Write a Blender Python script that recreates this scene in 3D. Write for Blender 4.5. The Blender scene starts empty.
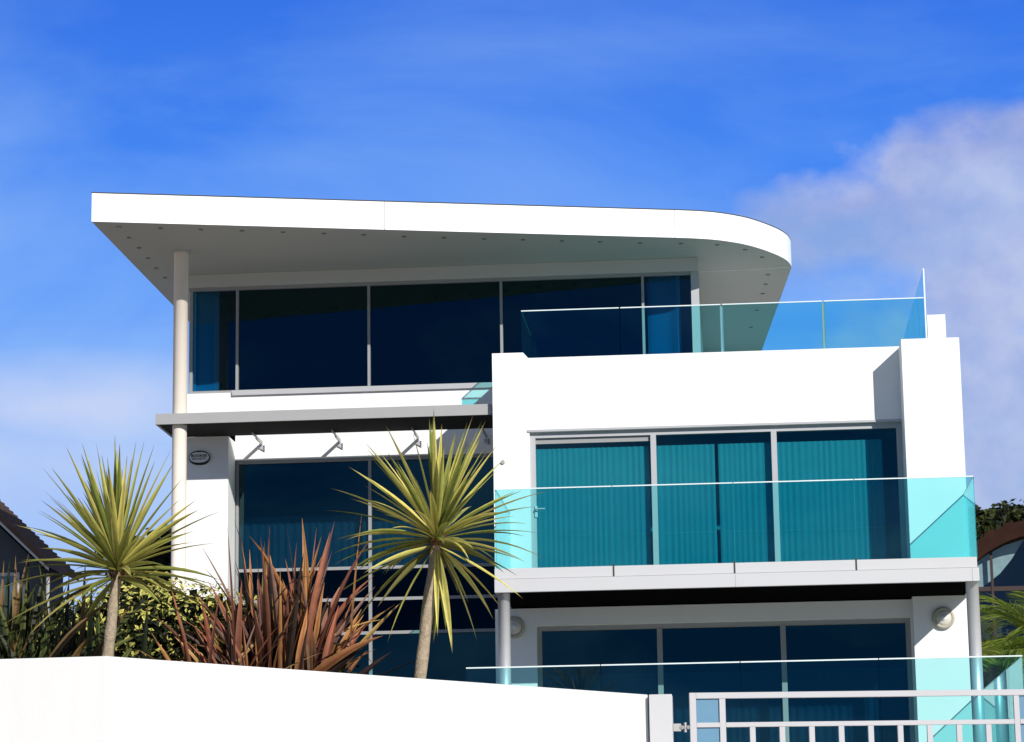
import bpy, math, random
from mathutils import Vector, Matrix, noise
random.seed(7)
R = math.radians
scene = bpy.context.scene
COL = bpy.context.scene.collection

# ------------------------------------------------------------------ camera
EYE = Vector((0, 0, 1.6))
F_PX, PITCH, YAW, ROLL = 2665.4, R(11.2344), R(4.7508), R(-0.8619)
cp, sp, cy, sy, cr, sr = math.cos(PITCH), math.sin(PITCH), math.cos(YAW), math.sin(YAW), math.cos(ROLL), math.sin(ROLL)
FW = Vector((-sy * cp, cy * cp, sp)); RT0 = Vector((cy, sy, 0)); UP0 = RT0.cross(FW)
RT = cr * RT0 + sr * UP0; UP = -sr * RT0 + cr * UP0
cam_d = bpy.data.cameras.new('camera'); cam = bpy.data.objects.new('camera', cam_d); COL.objects.link(cam)
m = Matrix((RT, UP, -FW)).transposed().to_4x4(); m.translation = EYE; cam.matrix_world = m
cam_d.sensor_width = 36; cam_d.lens = F_PX / 1024 * 36; cam_d.clip_start = 0.1; cam_d.clip_end = 3000
scene.camera = cam

def P(px, py, Y):
    """survey helper: the point of a plane at depth Y seen at a photo position"""
    d = FW + RT * ((px - 512) / F_PX) - UP * ((py - 371) / F_PX)
    return EYE + d * (Y / d.y)
def PZ(px, py, Z):
    d = FW + RT * ((px - 512) / F_PX) - UP * ((py - 371) / F_PX)
    return EYE + d * ((Z - EYE.z) / d.z)
def PX(px, py, Y): return P(px, py, Y).x
def PH(px, py, Y): return P(px, py, Y).z

# ------------------------------------------------------------------ materials
def nmat(name):
    m = bpy.data.materials.new(name); m.use_nodes = True
    nt = m.node_tree; nt.nodes.clear()
    out = nt.nodes.new('ShaderNodeOutputMaterial')
    return m, nt, out
def N(nt, t, **k):
    n = nt.nodes.new(t)
    for a, v in k.items():
        if a in n.inputs.keys() if isinstance(a, str) else False: n.inputs[a].default_value = v
        else: setattr(n, a, v)
    return n
def solid(name, c, rough=0.6, metal=0.0, var=0.08, scale=3.0, bump=0.0, bscale=60, spec=0.4, streak=False):
    m, nt, out = nmat(name); L = nt.links.new
    tc = N(nt, 'ShaderNodeTexCoord')
    no = N(nt, 'ShaderNodeTexNoise'); no.inputs['Scale'].default_value = scale; no.inputs['Detail'].default_value = 6
    mp = N(nt, 'ShaderNodeMapping')
    if streak: mp.inputs['Scale'].default_value = (3, 3, .35)
    L(tc.outputs['Object'], mp.inputs[0]); L(mp.outputs[0], no.inputs['Vector'])
    mx = N(nt, 'ShaderNodeMix', data_type='RGBA')
    mx.inputs['A'].default_value = (*[min(1, v * (1 - var)) for v in c], 1)
    mx.inputs['B'].default_value = (*[min(1, v * (1 + var)) for v in c], 1)
    L(no.outputs['Fac'], mx.inputs['Factor'])
    b = N(nt, 'ShaderNodeBsdfPrincipled')
    b.inputs['Roughness'].default_value = rough; b.inputs['Metallic'].default_value = metal
    b.inputs['Specular IOR Level'].default_value = spec
    L(mx.outputs['Result'], b.inputs['Base Color'])
    if bump:
        n2 = N(nt, 'ShaderNodeTexNoise'); n2.inputs['Scale'].default_value = bscale; n2.inputs['Detail'].default_value = 4
        L(tc.outputs['Object'], n2.inputs['Vector'])
        bp = N(nt, 'ShaderNodeBump'); bp.inputs['Strength'].default_value = bump; bp.inputs['Distance'].default_value = 0.01
        L(n2.outputs['Fac'], bp.inputs['Height']); L(bp.outputs[0], b.inputs['Normal'])
    L(b.outputs[0], out.inputs[0])
    return m
def glass(name, tint, ior=1.5, rough=0.0, wav=0.0, gcol=(.95, .97, 1)):
    m, nt, out = nmat(name); L = nt.links.new
    tr = N(nt, 'ShaderNodeBsdfTransparent'); tr.inputs[0].default_value = (*tint, 1)
    gl = N(nt, 'ShaderNodeBsdfGlossy'); gl.inputs['Roughness'].default_value = rough; gl.inputs[0].default_value = (*gcol, 1)
    fr = N(nt, 'ShaderNodeFresnel'); fr.inputs[0].default_value = ior
    # a front-face-like fresnel on both sides of the sheet
    ge = N(nt, 'ShaderNodeNewGeometry'); 
    mm = N(nt, 'ShaderNodeMath', operation='MULTIPLY_ADD'); mm.inputs[1].default_value = (1 / ior - ior); mm.inputs[2].default_value = ior
    L(ge.outputs['Backfacing'], mm.inputs[0]); L(mm.outputs[0], fr.inputs[0])
    if wav:
        tc = N(nt, 'ShaderNodeTexCoord'); no = N(nt, 'ShaderNodeTexNoise'); no.inputs['Scale'].default_value = 1.3
        L(tc.outputs['Object'], no.inputs[0]); bp = N(nt, 'ShaderNodeBump'); bp.inputs['Strength'].default_value = wav; bp.inputs['Distance'].default_value = .02
        L(no.outputs['Fac'], bp.inputs['Height']); L(bp.outputs[0], gl.inputs['Normal'])
    mx = N(nt, 'ShaderNodeMixShader'); L(fr.outputs[0], mx.inputs[0]); L(tr.outputs[0], mx.inputs[1]); L(gl.outputs[0], mx.inputs[2])
    L(mx.outputs[0], out.inputs[0])
    return m
def leafmat(name, rough=.45, trans=.25, spec=.35, gain=1.0):
    m, nt, out = nmat(name); L = nt.links.new
    at = N(nt, 'ShaderNodeVertexColor'); at.layer_name = 'col'
    tc = N(nt, 'ShaderNodeTexCoord'); no = N(nt, 'ShaderNodeTexNoise'); no.inputs['Scale'].default_value = 14
    L(tc.outputs['Object'], no.inputs[0])
    mr = N(nt, 'ShaderNodeMapRange'); mr.inputs['To Min'].default_value = .7 * gain; mr.inputs['To Max'].default_value = 1.3 * gain
    L(no.outputs['Fac'], mr.inputs[0])
    vm = N(nt, 'ShaderNodeVectorMath', operation='SCALE'); L(at.outputs[0], vm.inputs[0]); L(mr.outputs[0], vm.inputs['Scale'])
    b = N(nt, 'ShaderNodeBsdfPrincipled'); b.inputs['Roughness'].default_value = rough; b.inputs['Specular IOR Level'].default_value = spec
    t = N(nt, 'ShaderNodeBsdfTranslucent'); L(vm.outputs[0], b.inputs['Base Color']); L(vm.outputs[0], t.inputs[0])
    mx = N(nt, 'ShaderNodeMixShader'); mx.inputs[0].default_value = trans
    L(b.outputs[0], mx.inputs[1]); L(t.outputs[0], mx.inputs[2]); L(mx.outputs[0], out.inputs[0])
    return m

M = {}
M['white'] = solid('white_render', (.84, .835, .82), .75, var=.035, scale=1.2, bump=.25, bscale=90, streak=True)
M['garden_white'] = solid('garden_wall_render', (.70, .695, .68), .8, var=.05, scale=1.6, bump=.12, bscale=70, streak=True)
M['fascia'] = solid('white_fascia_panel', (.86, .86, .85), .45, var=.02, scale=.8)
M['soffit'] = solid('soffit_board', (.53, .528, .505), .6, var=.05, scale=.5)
M['slabfascia'] = solid('pale_aluminium_panel', (.55, .545, .55), .45, var=.03, scale=1.5)
M['canopy'] = solid('grey_canopy_metal', (.36, .352, .35), .45, var=.05)
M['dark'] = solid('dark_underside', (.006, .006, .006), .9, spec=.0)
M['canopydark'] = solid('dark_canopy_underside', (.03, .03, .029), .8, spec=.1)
M['column'] = solid('cream_painted_column', (.90, .80, .69), .55, var=.05)
M['steel'] = solid('brushed_steel_post', (.70, .70, .72), .42, metal=.5, var=.05)
M['frame'] = solid('grey_window_frame', (.30, .30, .295), .45, var=.05)
M['frame_light'] = solid('silver_window_frame', (.44, .44, .45), .4, var=.05)
M['seam'] = solid('dark_joint', (.05, .05, .05), .8)
M['rail'] = solid('glass_edge_rail', (.72, .80, .80), .3, var=.03)
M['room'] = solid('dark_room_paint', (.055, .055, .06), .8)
M['curtain'] = solid('curtain_fabric', (.62, .62, .60), .9, var=.08, scale=4)
M['edge'] = solid('dark_glass_edge', (.05, .16, .16), .3)
M['strip'] = solid('grey_clamp_strip', (.30, .33, .36), .4)
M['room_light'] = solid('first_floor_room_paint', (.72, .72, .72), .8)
M['pane_teal'] = glass('teal_tinted_pane', (.115, .50, .58), 1.75, wav=.02, gcol=(.5, .9, .9))
M['pane_dark'] = glass('dark_tinted_pane', (.04, .16, .24), 1.72, wav=.04, gcol=(.4, .85, .85))
M['pane_up'] = glass('upper_tinted_pane', (.015, .06, .10), 1.66, wav=.04, gcol=(.35, .8, .9))
M['pane_mid'] = glass('blue_tinted_pane', (.03, .30, .50), 1.6, wav=.03, gcol=(.4, .75, 1))
M['balglass'] = glass('aqua_balustrade_glass', (.60, .925, .935), 1.38)
M['balglass2'] = glass('aqua_terrace_glass', (.68, .925, .925), 1.38)
M['lamp'] = solid('lamp_cream_plastic', (.42, .40, .32), .5)
M['lampglass'] = solid('lamp_diffuser', (.62, .60, .52), .3)
M['black'] = solid('black_print', (.01, .01, .01), .5)
M['sign'] = solid('alarm_box_grey', (.72, .73, .72), .5)
M['gate'] = solid('white_gate_paint', (.47, .465, .48), .4, var=.04)
M['post'] = solid('light_grey_post', (.52, .52, .535), .6, var=.04)
M['bluepanel'] = solid('pale_blue_infill', (.11, .24, .36), .35, var=.1)
M['brass'] = solid('galvanised_hinge', (.42, .41, .38), .35, metal=.6)
M['lens'] = solid('downlight_ring', (.20, .20, .19), .4)
M['leaf'] = leafmat('leaf')
M['leafdark'] = leafmat('glossy_leaf', rough=.5, trans=.12, spec=.18)
M['bark'] = solid('cordyline_bark', (.34, .27, .185), .85, var=.6, scale=30, bump=1.0, bscale=60)
M['tbark'] = solid('dark_bark', (.07, .055, .04), .9, var=.3, scale=6)
M['soil'] = solid('garden_soil', (.04, .03, .022), .95, var=.4, scale=2, bump=1)
M['tile'] = solid('brown_roof_tile', (.09, .05, .035), .8, var=.5, scale=5, bump=1, bscale=12)
M['copper'] = solid('brown_copper_cladding', (.030, .012, .008), .8, var=.6, scale=3, spec=.1)
M['nframe'] = solid('dark_brown_frame', (.03, .014, .012), .6)
M['greywall'] = solid('blue_grey_render', (.06, .068, .08), .8, var=.15)
M['paving'] = solid('pale_stone_paving', (.45, .42, .37), .8, var=.12, scale=1)
M['sand'] = solid('pale_sandy_ground', (.46, .42, .35), .9, var=.15, scale=.4)
M['asphalt'] = solid('asphalt', (.06, .06, .06), .85, var=.2, scale=4)
M['nglass'] = glass('neighbour_glass', (.62, .70, .74), 1.8, wav=.05, gcol=(.6, .7, .8))

# ------------------------------------------------------------------ mesh helpers
class MB:
    def __init__(s): s.v = []; s.f = []; s.mi = []; s.c = []; s.hc = False
    def add(s, vs, fs, mi=0, cols=None):
        o = len(s.v); s.v += [tuple(v) for v in vs]; s.f += [tuple(i + o for i in f) for f in fs]; s.mi += [mi] * len(fs)
        if cols: s.hc = True; s.c += cols
        else: s.c += [(1, 1, 1)] * len(vs)
        return s
    def box(s, x0, x1, y0, y1, z0, z1, mi=0):
        if x0 > x1: x0, x1 = x1, x0
        if y0 > y1: y0, y1 = y1, y0
        if z0 > z1: z0, z1 = z1, z0
        v = [(x, y, z) for z in (z0, z1) for y in (y0, y1) for x in (x0, x1)]
        return s.add(v, [(0, 2, 3, 1), (4, 5, 7, 6), (0, 1, 5, 4), (2, 6, 7, 3), (0, 4, 6, 2), (1, 3, 7, 5)], mi)
    def prism(s, poly, z0, z1, mi=0, mtop=None, mbot=None):
        n = len(poly)
        if sum(poly[i][0] * poly[(i + 1) % n][1] - poly[(i + 1) % n][0] * poly[i][1] for i in range(n)) < 0: poly = poly[::-1]
        v = [(p[0], p[1], z0) for p in poly] + [(p[0], p[1], z1) for p in poly]
        o = len(s.v)
        s.add(v, [(i, (i + 1) % n, n + (i + 1) % n, n + i) for i in range(n)], mi)
        s.f += [tuple(o + i for i in range(n))[::-1], tuple(o + n + i for i in range(n))]
        s.mi += [mi if mbot is None else mbot, mi if mtop is None else mtop]
        return s
    def prismY(s, poly, y0, y1, mi=0):          # polygon in x,z extruded along y
        n = len(poly)
        if sum(poly[i][0] * poly[(i + 1) % n][1] - poly[(i + 1) % n][0] * poly[i][1] for i in range(n)) < 0: poly = poly[::-1]
        v = [(p[0], y0, p[1]) for p in poly] + [(p[0], y1, p[1]) for p in poly]
        return s.add(v, [tuple(range(n)), tuple(range(2 * n - 1, n - 1, -1))] + [((i + 1) % n, i, n + i, n + (i + 1) % n) for i in range(n)], mi)
    def tube(s, pts, rads, n=12, mi=0, caps=True):
        vs = []; k = len(pts)
        for i, p in enumerate(pts):
            p = Vector(p); a = Vector(pts[max(0, i - 1)]); b = Vector(pts[min(k - 1, i + 1)]); d = (b - a).normalized()
            q = d.cross(Vector((0, 1, 0)) if abs(d.y) < .9 else Vector((1, 0, 0))).normalized(); w = d.cross(q)
            for j in range(n):
                t = 2 * math.pi * j / n; vs.append(p + (q * math.cos(t) + w * math.sin(t)) * rads[i])
        fs = [(i * n + j, (i + 1) * n + j, (i + 1) * n + (j + 1) % n, i * n + (j + 1) % n) for i in range(k - 1) for j in range(n)]
        fs = [f[::-1] for f in fs]
        if caps: fs += [tuple(range(n)), tuple(range((k - 1) * n, k * n))[::-1]]
        return s.add(vs, fs, mi)
    def build(s, name, mats, parent=None, smooth=False, bevel=0):
        me = bpy.data.meshes.new(name); me.from_pydata(s.v, [], s.f)
        if not isinstance(mats, (list, tuple)): mats = [mats]
        for m in mats: me.materials.append(m)
        me.polygons.foreach_set('material_index', s.mi)
        if smooth: me.polygons.foreach_set('use_smooth', [True] * len(s.f))
        if s.hc:
            a = me.color_attributes.new('col', 'FLOAT_COLOR', 'POINT')
            a.data.foreach_set('color', [x for c in s.c for x in (*c, 1)])
        me.update()
        o = bpy.data.objects.new(name, me); COL.objects.link(o)
        if parent:
            o.parent = parent; o.matrix_parent_inverse = Matrix.Translation(-world_loc(parent))
        if bevel:
            b = o.modifiers.new('bevel', 'BEVEL'); b.width = bevel; b.segments = 2; b.limit_method = 'ANGLE'
        if smooth and not s.hc:
            pass
        return o
LOCS = {}
def world_loc(o):
    return LOCS.get(o.name, Vector((0, 0, 0)))
def tag(o, label=None, cat=None, group=None, kind=None):
    if label: o['label'] = label
    if cat: o['category'] = cat
    if group: o['group'] = group
    if kind: o['kind'] = kind
    return o
def empty(name, loc, label, cat, group=None):
    o = bpy.data.objects.new(name, None); COL.objects.link(o); o.location = loc; LOCS[o.name] = Vector(loc)
    o.empty_display_size = .3
    return tag(o, label, cat, group)

# ------------------------------------------------------------------ levels and depths (metres)
Y_SLAB, Y_BAL, Y_PIER, Y_BLK, Y_GRD = 37.9, 38.02, 39.8, 40.47, 39.98
Y_UP, Y_CAN0, Y_CAN1, Y_REC, Y_COL = 42.4, 40.62, 41.9, 42.5, 40.83
Y_LOW = 33.5
Z_GARDEN = 3.25
z_lowtop = PH(744, 662.5, Y_LOW)          # top of the terrace glass
Z_T = z_lowtop - 1.1                      # terrace / ground floor level
z_slab_t = PH(744, 562.5, Y_SLAB); z_slab_m = PH(744, 573.5, Y_SLAB); z_slab_b = PH(744, 586.9, Y_SLAB)
z_baltop = PH(750, 483.0, Y_BAL)
XB_L = PX(492.6, 400, Y_BLK)              # block left edge
XP_L = PX(905, 430, Y_PIER); XP_R = PX(963.5, 430, Y_PIER)
z_pier = PH(930, 338.2, Y_PIER)
z_par = PH(700, 352.6, Y_BLK); z_par_hi = PH(508, 353.0, Y_BLK)
XS_L = PX(494.5, 580, Y_SLAB); XS_R = PX(979.2, 575, Y_SLAB)
Z_S = PH(181, 252, Y_COL)                 # soffit height
z_up_sill = PH(370, 388.4, Y_UP); z_up_head = PH(440, 279.4, Y_UP)
XU_L = PX(187, 340, Y_UP); XU_R = PX(697.5, 300, Y_UP)
z_can_t = PH(320, 409.0, Y_CAN0); z_can_b = PH(320, 419.6, Y_CAN0)
YB = 50.0
print('levels', Z_T, z_slab_t, z_slab_b, z_baltop, z_par, Z_S, 'X', XB_L, XP_L, XP_R, XS_L, XS_R, XU_L, XU_R, 'up', z_up_sill, z_up_head)

house = empty('house', ((XB_L + XP_R) / 2, Y_GRD, Z_T), 'white modernist house with flat curved roof, tinted windows and aqua glass balconies', 'house')

def holed_wall(mb, x0, x1, z0, z1, y0, y1, holes, mi=0):
    """wall in the x-z plane with rectangular openings (x0,x1,z0,z1) side by side in x"""
    hs = sorted(holes); x = x0
    for (a, b, c, d) in hs:
        if a > x: mb.box(x, a, y0, y1, z0, z1, mi)
        if c > z0: mb.box(a, b, y0, y1, z0, c, mi)
        if d < z1: mb.box(a, b, y0, y1, d, z1, mi)
        x = b
    if x < x1: mb.box(x, x1, y0, y1, z0, z1, mi)

# --- door opening on the balcony, ground opening
dx0, dx1 = PX(530.5, 500, Y_BLK), PX(905.2, 500, Y_BLK); dz1 = PH(715, 426.8, Y_BLK)
gx0, gx1 = PX(536.5, 630, Y_GRD), PX(911, 630, Y_GRD); gz1 = PH(720, 621.5, Y_GRD)

w = MB()      # first floor block front (white box with raised parapet)
holed_wall(w, XB_L, XP_L + .05, z_slab_t - .02, z_par, Y_BLK, Y_BLK + .3, [(dx0, dx1, z_slab_t - .02, dz1)])
# raised left end of the parapet with its sloping notch
xa = PX(523, 355, Y_BLK); xb = PX(527.5, 358, Y_BLK)
z_par_l = PH(527.5, 358.6, Y_BLK)
w.prismY([(XB_L, z_par), (xb + .01, z_par), (xa, z_par_hi), (XB_L, z_par_hi)], Y_BLK, Y_BLK + .3)
# left flank of the block, running back
w.box(XB_L, XB_L + .3, Y_BLK + .3, Y_UP + .2, z_slab_t - .02, z_par_hi)
w.build('front_wall', M['white'], house)
w = MB()      # terrace deck on top of the block
w.box(XB_L + .3, XP_L + .3, Y_BLK + .3, YB, z_par - .45, z_par - .32)
w.build('terrace_deck', M['paving'], house)

w = MB()      # right-hand pier that runs down to the ground, with the stepped block behind
w.box(XP_L, XP_R, Y_PIER, Y_BLK + .3, Z_T - 1.5, z_pier)
w.box(XP_L + .3, XP_R, Y_BLK + .3, YB, Z_T - 1.5, z_pier - .02)
w.build('pier', M['white'], house)
w = MB()
bx0, bx1 = PX(927.5, 325, 43), PX(945.6, 325, 43)
w.box(bx0, bx1, 43, 47, z_pier - .1, PH(936, 314.6, 43))
w.build('parapet_block', M['white'], house)

# ground floor front wall
w = MB()
xg_l = PX(495.5, 640, Y_GRD)
holed_wall(w, xg_l, XP_L + .02, Z_T - .3, z_slab_b - .01, Y_GRD, Y_GRD + .3, [(gx0, gx1, Z_T, gz1)])
w.build('ground_wall', M['white'], house)

# first-floor slab: dark core, two aluminium fascia courses
w = MB()
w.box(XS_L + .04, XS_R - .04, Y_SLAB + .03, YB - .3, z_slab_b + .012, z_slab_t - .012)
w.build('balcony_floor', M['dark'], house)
zt = z_slab_t
w = MB(); w.box(XS_L, XS_R - .02, Y_SLAB + .004, Y_SLAB + .25, z_slab_m + .006, zt, 0)
w.box(XS_R - .31, XS_R - .02, Y_SLAB + .25, Y_PIER, z_slab_m + .006, zt, 0)
up = w.build('balcony_kerb', M['slabfascia'], house, bevel=.006)
w = MB(); w.box(XS_L, XS_R, Y_SLAB - .03, Y_SLAB + .03, z_slab_b, z_slab_m, 0)
w.box(XS_R - .06, XS_R, Y_SLAB + .03, Y_PIER, z_slab_b, z_slab_m, 0); w.box(XS_L, XS_L + .06, Y_SLAB + .03, Y_BLK, z_slab_b, z_slab_m, 0)
lo = w.build('balcony_fascia', M['slabfascia'], house, bevel=.006)
for px in (613.5, 734.5, 856.3):
    w = MB(); x = PX(px, 565, Y_SLAB); w.box(x - .012, x + .012, Y_SLAB - .001, Y_SLAB + .004, z_slab_m, zt + .03); w.build('joint', M['seam'], up)
for px in (735.5, 972.5):
    w = MB(); x = PX(px, 580, Y_SLAB); w.box(x - .003, x + .003, Y_SLAB - .033, Y_SLAB - .03, z_slab_b + .005, z_slab_m - .01); w.build('joint', M['canopy'], lo)

# lower terrace
w = MB(); tx0, tx1 = PX(466, 668, Y_LOW), PX(1022.4, 657, Y_LOW)
w.box(tx0 - .05, tx1 + .05, Y_LOW - .08, Y_GRD, Z_T - .25, Z_T)
w.build('terrace_floor', M['paving'], house)
w = MB(); w.box(tx0, tx1, Y_LOW, Y_LOW + .2, Z_T - 1.8, Z_T - .25); w.box(tx0, tx0 + .2, Y_LOW + .2, Y_GRD, Z_T - 1.8, Z_T - .25); w.box(tx1 - .2, tx1, Y_LOW + .2, Y_GRD, Z_T - 1.8, Z_T - .25)
w.build('terrace_wall', M['white'], house)

# steel posts below the balcony
for px, py in ((504.5, 640), (972.8, 600)):
    x = PX(px, py, 38.13); r = .088 if px < 600 else .09
    w = MB(); w.tube([(x, 38.13, Z_T), (x, 38.13, z_slab_b + .02)], [r, r], 40)
    o = w.build('steel_post', M['steel'], house, smooth=False); o.data.polygons.foreach_set('use_smooth', [len(p.vertices) == 4 for p in o.data.polygons])
    w = MB(); w.tube([(x, 38.13, Z_T), (x, 38.13, Z_T + .015)], [.15, .15], 24); w.build('base_plate', M['steel'], o)

# --- upper floor walls
w = MB()
w.box(XU_L - .06, XB_L + .35, Y_UP, Y_UP + .3, z_can_b + .36, z_up_sill)                    # strip below the glazing
w.build('spandrel_wall', M['white'], house)
w = MB()
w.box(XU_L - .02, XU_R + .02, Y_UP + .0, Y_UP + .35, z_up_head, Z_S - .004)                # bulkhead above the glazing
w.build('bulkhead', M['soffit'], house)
w = MB()
xs_r = PX(228.2, 470, Y_CAN1)
w.box(XU_L - .06, xs_r, Y_CAN1 + .004, Y_REC + .3, Z_GARDEN - .3, z_can_b + .009)
w.build('side_pier', M['white'], house)
# recessed ground-floor wall on the left with its big window
lx0, lx1 = PX(234.6, 520, Y_REC), XB_L + 1.2; lz1 = PH(360, 457.0, Y_REC)
w = MB()
w.box(xs_r, lx1 + .3, Y_REC, Y_REC + .25, lz1, z_can_b + .358)
w.box(xs_r, lx0, Y_REC, Y_REC + .25, Z_GARDEN - .3, lz1)
w.build('recessed_wall', M['white'], house)
w = MB(); w.box(xg_l + .02, xg_l + .25, Y_GRD + .3, Y_REC + .3, Z_T - .3, z_slab_b); w.box(XB_L + .02, XB_L + .25, Y_UP + .2, Y_REC + .3, z_slab_t, z_par - .5)
w.build('flank_wall', M['white'], house)

# rooms behind the glass (floors, ceilings, dark back walls)
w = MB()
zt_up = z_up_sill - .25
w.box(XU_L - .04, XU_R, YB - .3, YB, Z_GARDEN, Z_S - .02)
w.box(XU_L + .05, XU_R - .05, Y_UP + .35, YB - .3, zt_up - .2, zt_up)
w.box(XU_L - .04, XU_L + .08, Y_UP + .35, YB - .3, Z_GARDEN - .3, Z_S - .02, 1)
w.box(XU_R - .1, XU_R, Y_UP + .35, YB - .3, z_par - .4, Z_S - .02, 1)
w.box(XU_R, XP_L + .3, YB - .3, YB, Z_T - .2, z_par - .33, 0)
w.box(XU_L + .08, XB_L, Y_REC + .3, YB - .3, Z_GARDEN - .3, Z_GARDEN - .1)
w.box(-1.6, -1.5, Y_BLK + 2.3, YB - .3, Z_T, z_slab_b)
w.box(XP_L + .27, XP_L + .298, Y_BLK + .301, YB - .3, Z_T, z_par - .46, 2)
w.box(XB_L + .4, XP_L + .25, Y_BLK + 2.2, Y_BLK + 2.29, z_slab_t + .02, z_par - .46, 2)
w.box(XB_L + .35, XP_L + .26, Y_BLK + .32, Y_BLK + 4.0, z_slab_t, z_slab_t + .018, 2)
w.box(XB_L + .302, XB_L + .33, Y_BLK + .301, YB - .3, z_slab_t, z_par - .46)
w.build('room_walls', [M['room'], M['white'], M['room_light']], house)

# --- roof
def soff(px, py): p = PZ(px, py, Z_S); return (p.x, p.y)
front_l, front_r = soff(91.5, 221.5), soff(675.6, 237.6)
curve = [soff(*q) for q in ((700.7, 238.6), (722.6, 240.6), (744.5, 244.3), (760, 248.6), (773, 253.3), (782, 257.4), (788.5, 262.0), (791.6, 267.2))]
back_r = soff(761.7, 350.5)
dr = Vector(back_r) - Vector(curve[-1]); dr.normalize()
kk = (50.5 - curve[-1][1]) / dr.y
back_r = tuple(Vector(curve[-1]) + dr * kk)
bl = Vector(soff(172.3, 304.5)) - Vector(front_l); back_l = tuple(Vector(front_l) + bl * ((50.5 - front_l[1]) / bl.y))
Z_RT = P(90, 193.2, front_l[1]).z
# Catmull-Rom smoothing of the rounded end
def crspline(pts, n=5):
    o = []
    for i in range(1, len(pts) - 2):
        p0, p1, p2, p3 = [Vector(pts[k]) for k in (i - 1, i, i + 1, i + 2)]
        for j in range(n):
            t = j / n
            o.append(tuple(.5 * ((2 * p1) + (p2 - p0) * t + (2 * p0 - 5 * p1 + 4 * p2 - p3) * t * t + (3 * p1 - p0 - 3 * p2 + p3) * t ** 3)))
    o.append(tuple(Vector(pts[-2]))); return o

fm = lambda t: tuple(Vector(front_l).lerp(Vector(front_r), t))
arc = crspline([fm(.92), fm(.96), front_r] + curve + [tuple(Vector(curve[-1]) + dr * .3)])
outline = [front_l] + arc + [back_r, back_l]
print('roof', front_l, front_r, curve[-1], back_r, back_l, Z_S, Z_RT)
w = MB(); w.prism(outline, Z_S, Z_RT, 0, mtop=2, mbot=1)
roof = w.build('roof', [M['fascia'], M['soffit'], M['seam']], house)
cx = sum(p[0] for p in outline) / len(outline); cyy = sum(p[1] for p in outline) / len(outline)
w = MB(); w.prism([(cx + (p[0] - cx) * 1.0008, cyy + (p[1] - cyy) * 1.0015) for p in outline], Z_RT, Z_RT + .018)
w.build('roof_trim', M['seam'], roof)
def along(p, q, t): return (p[0] + (q[0] - p[0]) * t, p[1] + (q[1] - p[1]) * t)
for px in (385.2, 675.4):
    x, y = soff(px, 230.5 if px < 500 else 237.6); tt = (x - front_l[0]) / (front_r[0] - front_l[0]); x, y = fm(min(tt, .999))
    dx = (front_r[0] - front_l[0]); dy = (front_r[1] - front_l[1]); l = math.hypot(dx, dy); nx, ny = dy / l, -dx / l; tx, ty = dx / l, dy / l
    w = MB(); a = .007
    w.prism([(x - tx * a, y - ty * a), (x + tx * a, y + ty * a), (x + tx * a + nx * .003, y + ty * a + ny * .003), (x - tx * a + nx * .003, y - ty * a + ny * .003)], Z_S + .002, Z_RT - .002)
    w.build('fascia_joint', M['canopy'], roof)
lights = [(119, 226.9), (160.3, 228), (201, 229.2), (242, 230.6), (283, 231.9), (323.9, 233.2), (363.6, 234.6), (404, 236.3), (444, 237.4), (484, 238.6), (523, 239.4), (562, 240.6), (600, 241.6), (640, 242.8), (681, 243.3), (717, 244.8), (745, 249.5), (762, 257), (768, 274.5), (765.6, 284), (762.6, 293.5), (757, 310), (751, 327), (129, 237.3), (139, 247.7), (148, 258), (156, 268), (165, 277.5)]
dl = None
for px, py in lights:
    x, y = soff(px, py)
    if dl is None:
        w = MB(); w.tube([(0, 0, -.012), (0, 0, .002)], [.034, .038], 16); dl = w.build('downlight', M['lens'], roof)
        w = MB(); w.tube([(0, 0, -.016), (0, 0, -.0125)], [.022, .022], 12); ln = w.build('bulb', M['lampglass'], dl)
        dl.location = (x, y, Z_S); continue
    c = dl.copy(); COL.objects.link(c); c.parent = roof; c.location = (x, y, Z_S)
# soffit panel joint across the right-hand end
xa_, ya_ = soff(697, 271.5); xb_, yb_ = soff(790, 266.5)
w = MB(); w.prism([(xa_, ya_), (xb_, yb_), (xb_, yb_ + .03), (xa_, ya_ + .03)], Z_S - .008, Z_S - .001); w.build('soffit_trim', M['fascia'], roof)

# column holding the roof's left corner
xc = PX(180.6, 330, Y_COL)
w = MB(); w.tube([(xc, Y_COL, Z_GARDEN - .1), (xc, Y_COL, Z_S)], [.115, .115], 48)
o = w.build('roof_column', M['column'], house); o.data.polygons.foreach_set('use_smooth', [len(p.vertices) == 4 for p in o.data.polygons])
w = MB(); w.tube([(xc, Y_COL, Z_S - .03), (xc, Y_COL, Z_S - .001)], [.15, .15], 32); w.build('collar', M['soffit'], o)

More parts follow.
